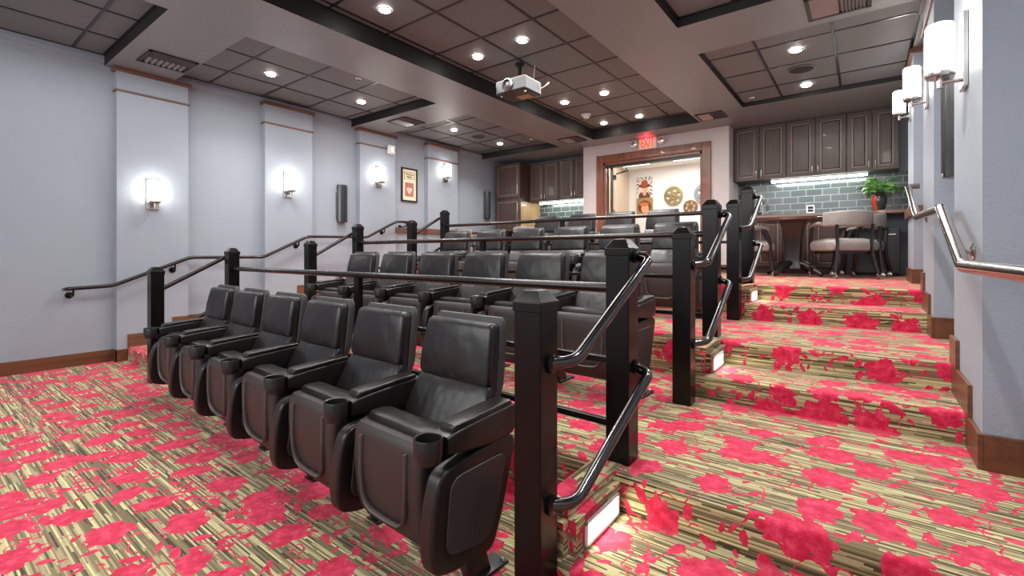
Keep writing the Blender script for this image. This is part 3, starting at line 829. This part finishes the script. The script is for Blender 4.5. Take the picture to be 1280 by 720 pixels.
def ceil_speaker(x, y, z, r, label):
    t = thing('ceiling_speaker', label, 'speaker', (x, y, z), group='round in-ceiling speakers')
    bm = new(); lathe(bm, [(r, 0), (r, -.006), (r - .008, -.009), (r - .012, -.004)], seg=36, cap=False); obj('rim', bm, M['tile'], t, smooth=True)
    bm = new(); lathe(bm, [(r - .01, -.004), (r - .03, -.007), (.02, -.008)], seg=36); obj('grille', bm, M['grille'], t, smooth=True)
ceil_speaker(-5.43, 6.2, 3.183, .12, 'round dark speaker in the left ceiling tray')
ceil_speaker(-.555, 5.93, 3.122, .125, 'round dark speaker in the right ceiling tray')

def sprinkler(x, y, z, label):
    t = thing('sprinkler_head', label, 'sprinkler', (x, y, z), group='white ceiling sprinkler heads')
    bm = new(); lathe(bm, [(.034, 0), (.034, -.006), (.014, -.012)], seg=18); obj('escutcheon', bm, M['white'], t, smooth=True)
    bm = new(); lathe(bm, [(.008, -.01), (.008, -.04), (.02, -.042), (.02, -.046), (.004, -.048)], seg=12); obj('deflector', bm, M['nickel'], t, smooth=True)
sprinkler(-4.74, 3.29, 3.183, 'white sprinkler head in the left tray near the soffit edge')
sprinkler(-4.78, 6.90, 3.183, 'white sprinkler head at the far end of the left tray')
sprinkler(-1.16, 6.62, 3.122, 'white sprinkler head in the right tray near its far corner')
t = thing('smoke_detector', 'white round smoke detector among the centre downlights', 'smoke detector', (-3.38, 6.34, 3.243))
bm = new(); lathe(bm, [(.075, 0), (.075, -.018), (.06, -.022)], seg=28); obj('base', bm, M['white'], t, smooth=True)
bm = new(); lathe(bm, [(.056, -.02), (.05, -.05), (.03, -.062), (.01, -.064)], seg=28); obj('sensor_dome', bm, M['white'], t, smooth=True)

# projector
t = thing('projector', 'dark projector hanging on a short pole from the ceiling', 'projector', (-3.08, 4.2, 2.885))
bm = new(); box(bm, -.20, .20, -.16, .16, 0, .15); bd = obj('housing', bm, M['fridge'], t, bevel=.02)
bm = new(); lathe(bm, [(.07, .155), (.07, .175), (.055, .19), (.05, .16)], (-.03, 0, .08), 28, axis='y', cap=False); obj('lens_ring', bm, M['nickel'], t, smooth=True)
bm = new(); lathe(bm, [(.05, .160), (.04, .168), (.015, .172)], (-.03, 0, .08), 24, axis='y'); obj('lens', bm, M['black'], t, smooth=True)
bm = new(); box(bm, -.10, .10, -.02, .1, .15, .175); obj('mount_plate', bm, M['black'], t)
bm = new(); lathe(bm, [(.03, .17), (.03, .20), (.02, .205), (.02, .33), (.05, .335), (.05, .357)], (0, .02, 0), 16); obj('pole', bm, M['black'], t, smooth=True)
bm = new(); tube(bm, [(.13, .10, .15), (.13, .13, .35)], .004, 6); tube(bm, round_path([(.19, .13, .07), (.24, .15, .09), (.27, .17, .12)], .1, 4), .004, 6); tube(bm, [(.26, .165, .11), (.285, .18, .135)], .009, 6); obj('cable', bm, M['white'], t, smooth=True)
bm = new()
for xx in (-.16, .16): lathe(bm, [(.014, 0), (.014, -.015)], (xx, -.1, 0), 10)
obj('foot', bm, M['nickel'], t)
bm = new(); box(bm, -.04, .12, .02, .13, -.006, .002); obj('label_plate', bm, M['ochre'] if 'ochre' in M else P_['ochre'], t)

# ------------------------------------------------------------------ things on the walls
def wall_speaker(x, y, z, s, label, h=.56):
    t = thing('wall_speaker', label, 'speaker', (x, y, z), 0 if s > 0 else PI, group='slim wall speakers')
    bm = new(); pts = [(.0, -.07), (.055, -.08)] + [(.055 + .05 * math.sin(PI * k / 8), -.08 + .16 * k / 8) for k in range(1, 8)] + [(.055, .08), (0, .07)]
    prism(bm, pts, 'z', 0, h); obj('cabinet', bm, M['spk'], t, bevel=.004, seg=1)
    bm = new(); pts = [(.063 + .047 * math.sin(PI * k / 8), -.06 + .12 * k / 8) for k in range(0, 9)] + [(.06, 0)]
    prism(bm, pts, 'z', .03, h - .03); obj('grille', bm, M['black'], t)
    bm = new(); box(bm, -.045 if s < 0 else 0, .02, -.09, -.065, .06, h - .12); obj('bracket', bm, M['nickel'], t)
wall_speaker(XL, 4.08, 1.60, 1, 'slim dark speaker on the left wall left of the framed poster')
wall_speaker(XL, 7.46, 1.865, 1, 'slim dark speaker on the left wall beside the tall cabinet')
wall_speaker(XR - .045, 3.83, 1.58, -1, 'slim dark speaker on the right wall below the closest sconce', .62)

t = thing('framed_poster', 'framed cream poster with red figure between two left pilasters', 'picture', (XL, 5.40, 2.03))
bm = new()
for q in ((-.175, .175, 0, .025), (-.175, .175, .555, .58), (-.175, -.15, 0, .58), (.15, .175, 0, .58)): box(bm, 0, .03, q[0], q[1], q[2], q[3])
obj('frame', bm, M['dark'], t, bevel=.004, seg=1)
bm = new(); box(bm, .004, .012, -.152, .152, .022, .558); sh = obj('sheet', bm, tone('poster_cream', (226, 214, 184)), t)
bm = new(); box(bm, .011, .0135, -.095, .095, .09, .33); obj('red_field', bm, tone('poster_red', (172, 104, 96)), sh)
bm = new(); pts = [(.0135 + 0, 0, 0)]
vs = []
for k in range(26):
    a = 2 * PI * k / 26; vs.append((.0142, (.05 + .02 * math.sin(3 * a)) * math.cos(a), .19 + (.07 + .02 * math.cos(2 * a)) * math.sin(a)))
bm.faces.new([bm.verts.new(p) for p in vs]); obj('pale_figure', bm, tone('poster_pale', (220, 190, 172)), sh)
bm = new()
for z, w in ((.47, .085), (.425, .06)):      # two lines of script-like strokes
    pts = []
    for k in range(40):
        u = k / 39; pts.append((.0145, -w + 2 * w * u, z + .014 * math.sin(u * 31) + .006 * math.sin(u * 13)))
    tube(bm, pts, .0035, 6)
for q in ((-.11, .11, .505, .511), (-.11, .11, .385, .391), (-.11, -.104, .385, .511), (.104, .11, .385, .511)): box(bm, .012, .0145, *q)
obj('script_lines', bm, P_['ink'], sh)

t = thing('wall_sensor', 'small white box at the moulding of the third left pilaster', 'sensor', (XP, 4.91, 2.76))
bm = new(); box(bm, .016, .075, -.06, .06, 0, .135); obj('case', bm, M['white'], t, bevel=.01)
bm = new(); box(bm, 0, .018, -.04, .04, .02, .11); obj('back_plate', bm, M['white'], t)
bm = new(); box(bm, .074, .078, -.02, .02, .03, .10); obj('lens', bm, M['nickel'], t)

# step lights
def step_light(x, y0, y1, z0, s, label):
    t = thing('step_light', label, 'step light', (x, (y0 + y1) / 2, z0), 0 if s > 0 else PI, group='louvred step lights')
    w = (y1 - y0) / 2; h = .088
    bm = new()
    for q in ((-w, w, 0, .012), (-w, w, h - .012, h), (-w, -w + .012, 0, h), (w - .012, w, 0, h)): box(bm, 0, .010, *q)
    obj('frame', bm, M['white'], t, bevel=.002, seg=1)
    bm = new(); box(bm, .0015, .003, -w + .01, w - .01, .01, h - .01); obj('lens', bm, M['step'], t)
    bm = new()
    for k in range(4):
        z = .012 + (h - .024) * (k + 1) / 5
        Mx = Matrix.Translation((.006, 0, z)) @ Matrix.Rotation(.6, 4, 'Y'); box(bm, -.004, .004, -w + .011, w - .011, -.0008, .0008, Mx)
    obj('louvres', bm, M['white'], t)
step_light(CHX[0], 1.385, 1.645, .142, 1, 'glowing louvred step light beside the lowest right steps')
step_light(CHX[1], 2.93, 3.17, .422, 1, 'glowing louvred step light beside the middle right steps')
step_light(CHX[2], 4.52, 4.78, .702, 1, 'glowing louvred step light beside the top right steps')
for k, w in enumerate(('lowest', 'middle', 'top')):
    step_light(-4.97, RS_L[2 * k] + .11, RS_L[2 * k] + .36, TIER * k + .142, -1, f'glowing louvred step light beside the {w} left steps')

# ------------------------------------------------------------------ kitchen
def cab_door(parent, x0, x1, z0, z1, y, hx=None, hz=None, hl=.12):
    g = .004
    bm = new(); box(bm, x0 + g, x1 - g, y - .02, y, z0 + g, z1 - g); d = obj('door', bm, M['espresso'], parent, bevel=.003, seg=1)
    fw = .06
    bm = new()
    def fr(a, yy, th):
        xa, xb, za, zb = x0 + a, x1 - a, z0 + a, z1 - a
        for q in ((xa, xb, za, za + th), (xa, xb, zb - th, zb), (xa, xa + th, za, zb), (xb - th, xb, za, zb)): box(bm, q[0], q[1], yy, y - .018, q[2], q[3])
    fr(fw, y - .0215, .012); obj('groove', bm, M['groove_highlight'], d)
    bm = new(); a = fw + .028
    rings = [[(x0 + q, yy, z0 + q), (x1 - q, yy, z0 + q), (x1 - q, yy, z1 - q), (x0 + q, yy, z1 - q)] for q, yy in ((fw + .013, y - .0195), (a, y - .027))]
    R2 = rings
    vs = [[bm.verts.new(p) for p in r] for r in R2]
    for i in range(4): bm.faces.new((vs[0][i], vs[0][(i + 1) % 4], vs[1][(i + 1) % 4], vs[1][i]))
    bm.faces.new(vs[1]); obj('raised_panel', bm, M['espresso'], d)
    if hx is not None:
        bm = new(); tube(bm, round_path([(hx, y - .02, hz), (hx, y - .05, hz), (hx, y - .05, hz + hl), (hx, y - .02, hz + hl)], .015, 3), .006, 8); obj('handle', bm, M['nickel'], d, smooth=True)
def cabinet(name, label, cat, x0, x1, y0, y1, z0, z1, doors, group=None, kick=False):
    t = thing(name, label, cat, group=group)
    bm = new(); box(bm, x0 + .002, x1 - .002, y0, y1, z0 + (.09 if kick else 0), z1); 
    if kick: box(bm, x0 + .01, x1 - .01, y0 + .06, y1, z0, z0 + .09)
    obj('carcass', bm, M['espresso'], t)
    for d in doors: cab_door(t, *d)
    return t
YU = 7.98; YC = 7.74
for x0, x1, lb in ((-1.655, -.935, 'dark upper kitchen cabinet right of the door wall'), (-.935, -.21, 'dark upper kitchen cabinet above the light tube, middle of right run'), (-.21, .355, 'dark upper kitchen cabinet above the potted plant')):
    m = (x0 + x1) / 2
    cabinet('upper_cabinet', lb, 'cabinet', x0, x1, YU, YB - .006, 2.25, ZS - .004, [(x0, m, 2.25, ZS - .01, YU, m - .035, 2.28), (m, x1, 2.25, ZS - .01, YU, m + .035, 2.28)], 'upper cabinets on the right kitchen run')
for x0, x1, lb in ((-5.56, -4.85, 'dark upper kitchen cabinet next to the tall left cabinet'), (-4.85, -4.17, 'dark upper kitchen cabinet left of the door wall')):
    m = (x0 + x1) / 2
    cabinet('upper_cabinet', lb, 'cabinet', x0, x1, YU, YB - .006, 2.195, 2.985, [(x0, m, 2.195, 2.98, YU, m - .035, 2.24), (m, x1, 2.195, 2.98, YU, m + .035, 2.24)], 'upper cabinets on the left kitchen run')
t = cabinet('tall_cabinet', 'tall dark pantry cabinet in the back left corner', 'cabinet', -6.2, -5.565, 7.66, YB - .006, ZT, 2.985, [(-6.2, -5.565, 2.27, 2.98, 7.66, -5.61, 2.33, .2), (-6.2, -5.565, ZT + .1, 2.26, 7.66, -5.61, 1.95, .2)])
bm = new(); box(bm, -5.567, -5.553, 7.67, YB - .008, ZT, 2.19); obj('side_panel', bm, M['lit_side'], t)  # lower side coloured as lit by the tube; the rest stays dark
for x0, x1, lb in ((-1.655, -.95, 'dark base cabinet below the sink beside the door wall'), (-.95, -.22, 'dark base cabinet behind the round table')):
    m = (x0 + x1) / 2
    cabinet('base_cabinet', lb, 'cabinet', x0, x1, YC, YB - .006, ZT, 1.65, [(x0, m, ZT + .1, 1.64, YC, m - .04, 1.46), (m, x1, ZT + .1, 1.64, YC, m + .04, 1.46)], 'base cabinets on the right kitchen run', True)
for x0, x1, lb in ((-5.545, -4.86, 'dark base cabinet next to the tall left cabinet'), (-4.86, -4.16, 'dark base cabinet left of the door wall')):
    m = (x0 + x1) / 2
    cabinet('base_cabinet', lb, 'cabinet', x0, x1, YC, YB - .006, ZT, 1.65, [(x0, m, ZT + .1, 1.64, YC, m - .04, 1.46), (m, x1, ZT + .1, 1.64, YC, m + .04, 1.46)], 'base cabinets on the left kitchen run', True)
bm = new(); box(bm, -1.656, .51, YC - .03, YB - .004, 1.652, 1.695); tag(obj('worktop', bm, M['counter'], bevel=.006, seg=2), 'brown worktop of the right kitchen run with the potted plant', 'worktop')
bm = new(); box(bm, -5.55, -4.155, YC - .03, YB - .004, 1.652, 1.695); tag(obj('worktop', bm, M['counter'], bevel=.006, seg=2), 'brown worktop of the left kitchen run behind the seats', 'worktop')
bm = new(); box(bm, -1.655, XR, YB - .004, YB, 1.695, 2.26); struct('wall_backsplash', bm, M['splash'])
bm = new(); box(bm, -5.55, -4.15, YB - .004, YB, 1.695, 2.20); struct('wall_backsplash_left', bm, M['splash'])
def led(x0, x1, z, label):
    t = thing('under_cabinet_light', label, 'light', ((x0 + x1) / 2, YU + .09, z)); w = (x1 - x0) / 2
    bm = new(); box(bm, -w, w, -.03, .03, .012, .03); obj('housing', bm, M['white'], t)
    bm = new(); lathe(bm, [(.016, -w + .01), (.016, w - .01)], (0, 0, 0), 12, axis='x'); obj('tube', bm, M['led'], t, smooth=True)
led(-1.15, .03, 2.22, 'bright light tube under the right upper cabinets')
led(-5.38, -4.22, 2.165, 'bright light tube under the left upper cabinets')
# mini fridge
t = thing('mini_fridge', 'black mini fridge under the worktop by the right wall', 'fridge', (.12, 7.98, ZT))
bm = new(); box(bm, -.235, .235, -.22, .3, .015, .62); obj('cabinet', bm, M['black'], t, bevel=.01)
bm = new(); box(bm, -.235, .235, -.275, -.225, .03, .62); dr = obj('door', bm, M['fridge'], t, bevel=.012)
bm = new(); box(bm, .10, .19, -.278, -.274, .53, .545); obj('badge', bm, M['nickel'], dr)
bm = new(); box(bm, -.2, .2, -.26, .25, 0, .02); obj('foot', bm, M['black'], t)
# faucet, soap, outlet
t = thing('faucet', 'tall chrome faucet at the sink of the right worktop', 'faucet', (-1.27, 8.16, 1.695))
bm = new(); tube(bm, round_path([(0, 0, 0), (0, 0, .24), (.0, -.13, .26), (0, -.15, .17)], .08, 8), .013, 12); lathe(bm, [(.028, 0), (.028, .02), (.014, .03)], seg=16); obj('spout', bm, M['nickel'], t, smooth=True)
bm = new(); tube(bm, [(.02, 0, .05), (.09, 0, .08)], .009); obj('handle', bm, M['nickel'], t, smooth=True)
t = thing('soap_bottle', 'small white soap bottle left of the faucet', 'bottle', (-1.39, 8.12, 1.695))
bm = new(); lathe(bm, [(.03, 0), (.034, .01), (.034, .09), (.014, .12)], seg=16); obj('body', bm, M['white'], t, smooth=True)
bm = new(); lathe(bm, [(.008, .12), (.008, .15)], seg=8); tube(bm, [(0, 0, .15), (0, -.04, .148)], .006, 8); obj('pump', bm, M['white'], t, smooth=True)
t = thing('wall_outlet', 'black and chrome outlet on the grey tile backsplash', 'outlet', (-.66, YB - .006, 1.80))
bm = new(); box(bm, -.055, .055, -.008, 0, -.06, .06); obj('plate', bm, M['nickel'], t, bevel=.003, seg=1)
bm = new(); box(bm, -.036, .036, -.012, -.007, -.042, -.004); box(bm, -.036, .036, -.012, -.007, .004, .042); obj('socket', bm, M['black'], t)
# potted plant
t = thing('potted_plant', 'leafy green plant in a red and dark glazed vase', 'plant', (.145, 7.97, 1.695))
prof = [(.05, 0), (.058, .01), (.082, .10), (.09, .17), (.078, .215), (.055, .24), (.06, .255), (.052, .255)]
bm = new(); lathe(bm, prof, seg=28); vz = obj('vase', bm, M['vase'], t, smooth=True)
bm = new(); rings = []
for r, z in prof[1:5]:
    rings.append([((r + .0025) * math.cos(a), (r + .0025) * math.sin(a), z) for a in [math.radians(205 + q * 9) for q in range(6)]])
vs = [[bm.verts.new(p) for p in r] for r in rings]
for a, b in zip(vs[:-1], vs[1:]):
    for i in range(5): bm.faces.new((a[i], a[i + 1], b[i + 1], b[i]))
obj('red_glaze', bm, M['red_vase'], vz, smooth=True)
bm = new(); bs = new(); rnd = random.Random(3)
for k in range(64):
    a = rnd.uniform(0, 2 * PI); el = rnd.uniform(.2, 1.4); L = rnd.uniform(.09, .24)
    base = Vector((0, 0, .24)); tip = base + Vector((math.cos(a) * math.cos(el), math.sin(a) * math.cos(el), math.sin(el) * .9)) * L
    tube(bs, [base, base.lerp(tip, .5) + Vector((0, 0, .02)), tip], .003, 5)
    d = Vector((math.cos(a), math.sin(a), rnd.uniform(-.35, .55))).normalized(); s = Vector((-math.sin(a), math.cos(a), rnd.uniform(-.3, .3))).normalized()
    ll = rnd.uniform(.08, .125); w = ll * .42
    rows_ = []
    for i in range(6):
        u = i / 5; ww = w * math.sin(PI * min(1, u * .92 + .06)) ; c = tip + d * (ll * u) + Vector((0, 0, -.03 * u * u))
        rows_.append((bm.verts.new(c + s * ww), bm.verts.new(c + Vector((0, 0, -.008))), bm.verts.new(c - s * ww)))
    for p, q in zip(rows_[:-1], rows_[1:]):
        bm.faces.new((p[0], p[1], q[1], q[0])); bm.faces.new((p[1], p[2], q[2], q[1]))
obj('foliage', bm, M['leaf'], t, smooth=True); obj('stems', bs, M['leaf'], t, smooth=True)

# ------------------------------------------------------------------ game table chairs and tables
def make_chair(label):
    t = thing('game_chair', label, 'chair', group='taupe barrel chairs on casters')   # faces +y
    bm = new(); rings = []
    for z, hw, hd, r in ((.315, .235, .215, .07), (.33, .262, .240, .08), (.38, .272, .25, .09), (.42, .268, .246, .09), (.446, .245, .225, .09), (.464, .18, .17, .08), (.470, .08, .08, .06)):
        rings.append([(a, .02 + b, z) for a, b in rrect(hw, hd, r, 6)])
    loft(bm, rings); obj('seat', bm, M['taupe'], t, smooth=True)
    bm = new(); rings = []
    A = 62
    for k in range(17):                                   # curved back band
        a = math.radians(-A + 2 * A * k / 16); r = .285
        c = Vector((math.sin(a) * r, .04 - math.cos(a) * r, 0)); n = Vector((math.sin(a), -math.cos(a), 0))
        e = 1 - .10 * abs(k - 8) / 8
        z0, z1 = .60, .60 + .185 * e
        rings.append([c + n * u + Vector((0, 0, (z0 + z1) / 2 + v)) for u, v in rrect(.024, (z1 - z0) / 2, .02)])
    loft(bm, rings); obj('backrest', bm, M['taupe'], t, smooth=True)
    for s in (-1, 1):
        bm = new(); rings = []
        for y, z, hw in ((-.10, .635, .025), (-.04, .64, .032), (.10, .63, .034), (.17, .612, .032), (.19, .60, .022)):
            rings.append([(s * .27 + a, y, z + b) for a, b in rrect(hw, .020, .014)])
        loft(bm, rings); obj('armrest', bm, M['taupe'], t, smooth=True)
        bm = new(); tube(bm, round_path([(s * .19, -.24, .62), (s * .175, -.225, .42), (s * .19, -.235, .25), (s * .22, -.27, .07)], .12, 6), .017, 10, flat=(1.4, .9)); rl = obj('leg', bm, M['dark'], t, smooth=True)
        bm = new(); tube(bm, round_path([(s * .27, .12, .615), (s * .262, .20, .45), (s * .245, .205, .25), (s * .25, .24, .07)], .12, 6), .017, 10, flat=(1.4, .9)); fl = obj('leg', bm, M['dark'], t, smooth=True)
        for par, x, y in ((rl, s * .22, -.27), (fl, s * .25, .24)):
            bm = new(); lathe(bm, [(.012, -.012), (.026, -.010), (.026, .010), (.012, .012)], (x, y, .027), 16, axis='x'); lathe(bm, [(.012, .04), (.012, .075)], (x, y, 0), 10)
            obj('caster', bm, M['nickel'], par, smooth=True)
    bm = new(); box(bm, -.22, .22, -.2, .2, .285, .318); obj('seat_frame', bm, M['dark'], t, bevel=.01, seg=2)
    return t
ch = make_chair('taupe barrel chair with its back to the camera at right kitchen table'); ch.location = (-.215, 6.76, ZT); ch.rotation_euler.z = math.radians(30)
dup(ch, (-.06, 7.385, ZT), math.radians(80), 'taupe barrel chair by the mini fridge facing the table sideways')
dup(ch, (-1.22, 7.02, ZT), math.radians(-80), 'taupe barrel chair half hidden behind the top right posts')
dup(ch, (-4.90, 7.0, ZT), math.radians(8), 'taupe barrel chair behind the third row near the tall cabinet')
dup(ch, (-5.94, 6.56, ZT), math.radians(-75), 'taupe barrel chair against the left wall beside the chair rail')
def table(x, y, label):
    t = thing('game_table', label, 'table', (x, y, ZT), group='round pedestal tables')
    bm = new(); lathe(bm, [(.45, .700), (.47, .704), (.47, .726), (.46, .732), (.1, .733)], seg=48); obj('tabletop', bm, M['tablewood'], t, smooth=True)
    bm = new(); rings = [[(a, b, z) for a, b in rrect(w, w, .02)] for w, z in ((.10, .10), (.085, .22), (.10, .45), (.12, .62), (.15, .695), (.15, .701))]
    loft(bm, rings); obj('pedestal', bm, M['dark'], t, smooth=True)
    for k in range(4):
        a = PI / 4 + PI / 2 * k + .3; c, s = math.cos(a), math.sin(a)
        bm = new(); tube(bm, [(c * r, s * r, z) for r, z in ((.06, .17), (.16, .145), (.26, .085), (.36, .03))], [.045, .042, .036, .028], 10); obj('foot', bm, M['dark'], t, smooth=True)
table(-.74, 7.0, 'round dark pedestal table in front of the right kitchen run')
table(-5.50, 7.12, 'round dark pedestal table in the back left corner')

# ------------------------------------------------------------------ lights
def area(name, loc, rot, sx, sy, w, col=(1, 1, 1)):
    l = bpy.data.lights.new(name, 'AREA'); l.shape = 'RECTANGLE'; l.size = sx; l.size_y = sy; l.energy = w; l.color = col
    o = bpy.data.objects.new(name, l); COL.objects.link(o); o.location = loc; o.rotation_euler = rot; return o
def spot(name, loc, w, col, ang=120, size=.05):
    l = bpy.data.lights.new(name, 'SPOT'); l.energy = w; l.color = col; l.spot_size = math.radians(ang); l.spot_blend = .8; l.shadow_soft_size = size
    o = bpy.data.objects.new(name, l); COL.objects.link(o); o.location = loc; return o
for x, y, z, s in DL: spot('downlight_beam', (x, y, z - .03), 58, (1, .96, .90), 125)
area('front_fill', (-2.6, -1.9, 2.7), (math.radians(62), 0, 0), 5.5, 1.6, 90, (1, .99, .98))  # added fill from behind the camera
area('tray_fill', (-2.84, 3.4, 3.07), (0, 0, 0), 1.3, 6.0, 95, (1, .98, .95))  # soft fill areas added below the trays, apart from their downlights
area('tray_fill', (-5.3, 3.2, 3.06), (0, 0, 0), .9, 6.0, 36, (1, .98, .95))
for yy, ww in ((1.2, 70), (2.6, 70), (3.7, 60)): spot('aisle_fill_spot', (-.35, yy, 3.1), ww, (1, .97, .93), 120)  # spots added out of view to brighten the aisle treads
area('tray_fill', (-.45, 5.8, 3.06), (0, 0, 0), 1.2, 1.9, 26, (1, .98, .95))
o = spot('exit_glow', (-2.915, YD - .10, 2.99), 5, (1, .03, .06), 150, .03); o.rotation_euler = (PI, 0, 0)
area('lobby_lamp', (-2.8, 9.0, 2.93), (0, 0, 0), 1.4, .8, 15)

w = bpy.data.worlds.new('world'); S.world = w; w.use_nodes = True
bg = w.node_tree.nodes['Background']; bg.inputs[0].default_value = (.92, .95, 1, 1); bg.inputs[1].default_value = .5

# ------------------------------------------------------------------ camera
cam = bpy.data.cameras.new('camera'); co = bpy.data.objects.new('camera', cam); COL.objects.link(co)
co.location = (0, 0, 1.12); co.rotation_euler = (PI / 2, 0, math.radians(37.06))
cam.sensor_width = 36; cam.lens = 585.1 / 1280 * 36
cam.shift_y = -(360 - 317.9) / 1280 * 1.0
cam.clip_start = .05
S.camera = co

S.view_settings.view_transform = 'Standard'
S.view_settings.look = 'None'
S.view_settings.exposure = .55
S.cycles.use_denoising = True
S.cycles.max_bounces = 8
S.cycles.sample_clamp_indirect = 6
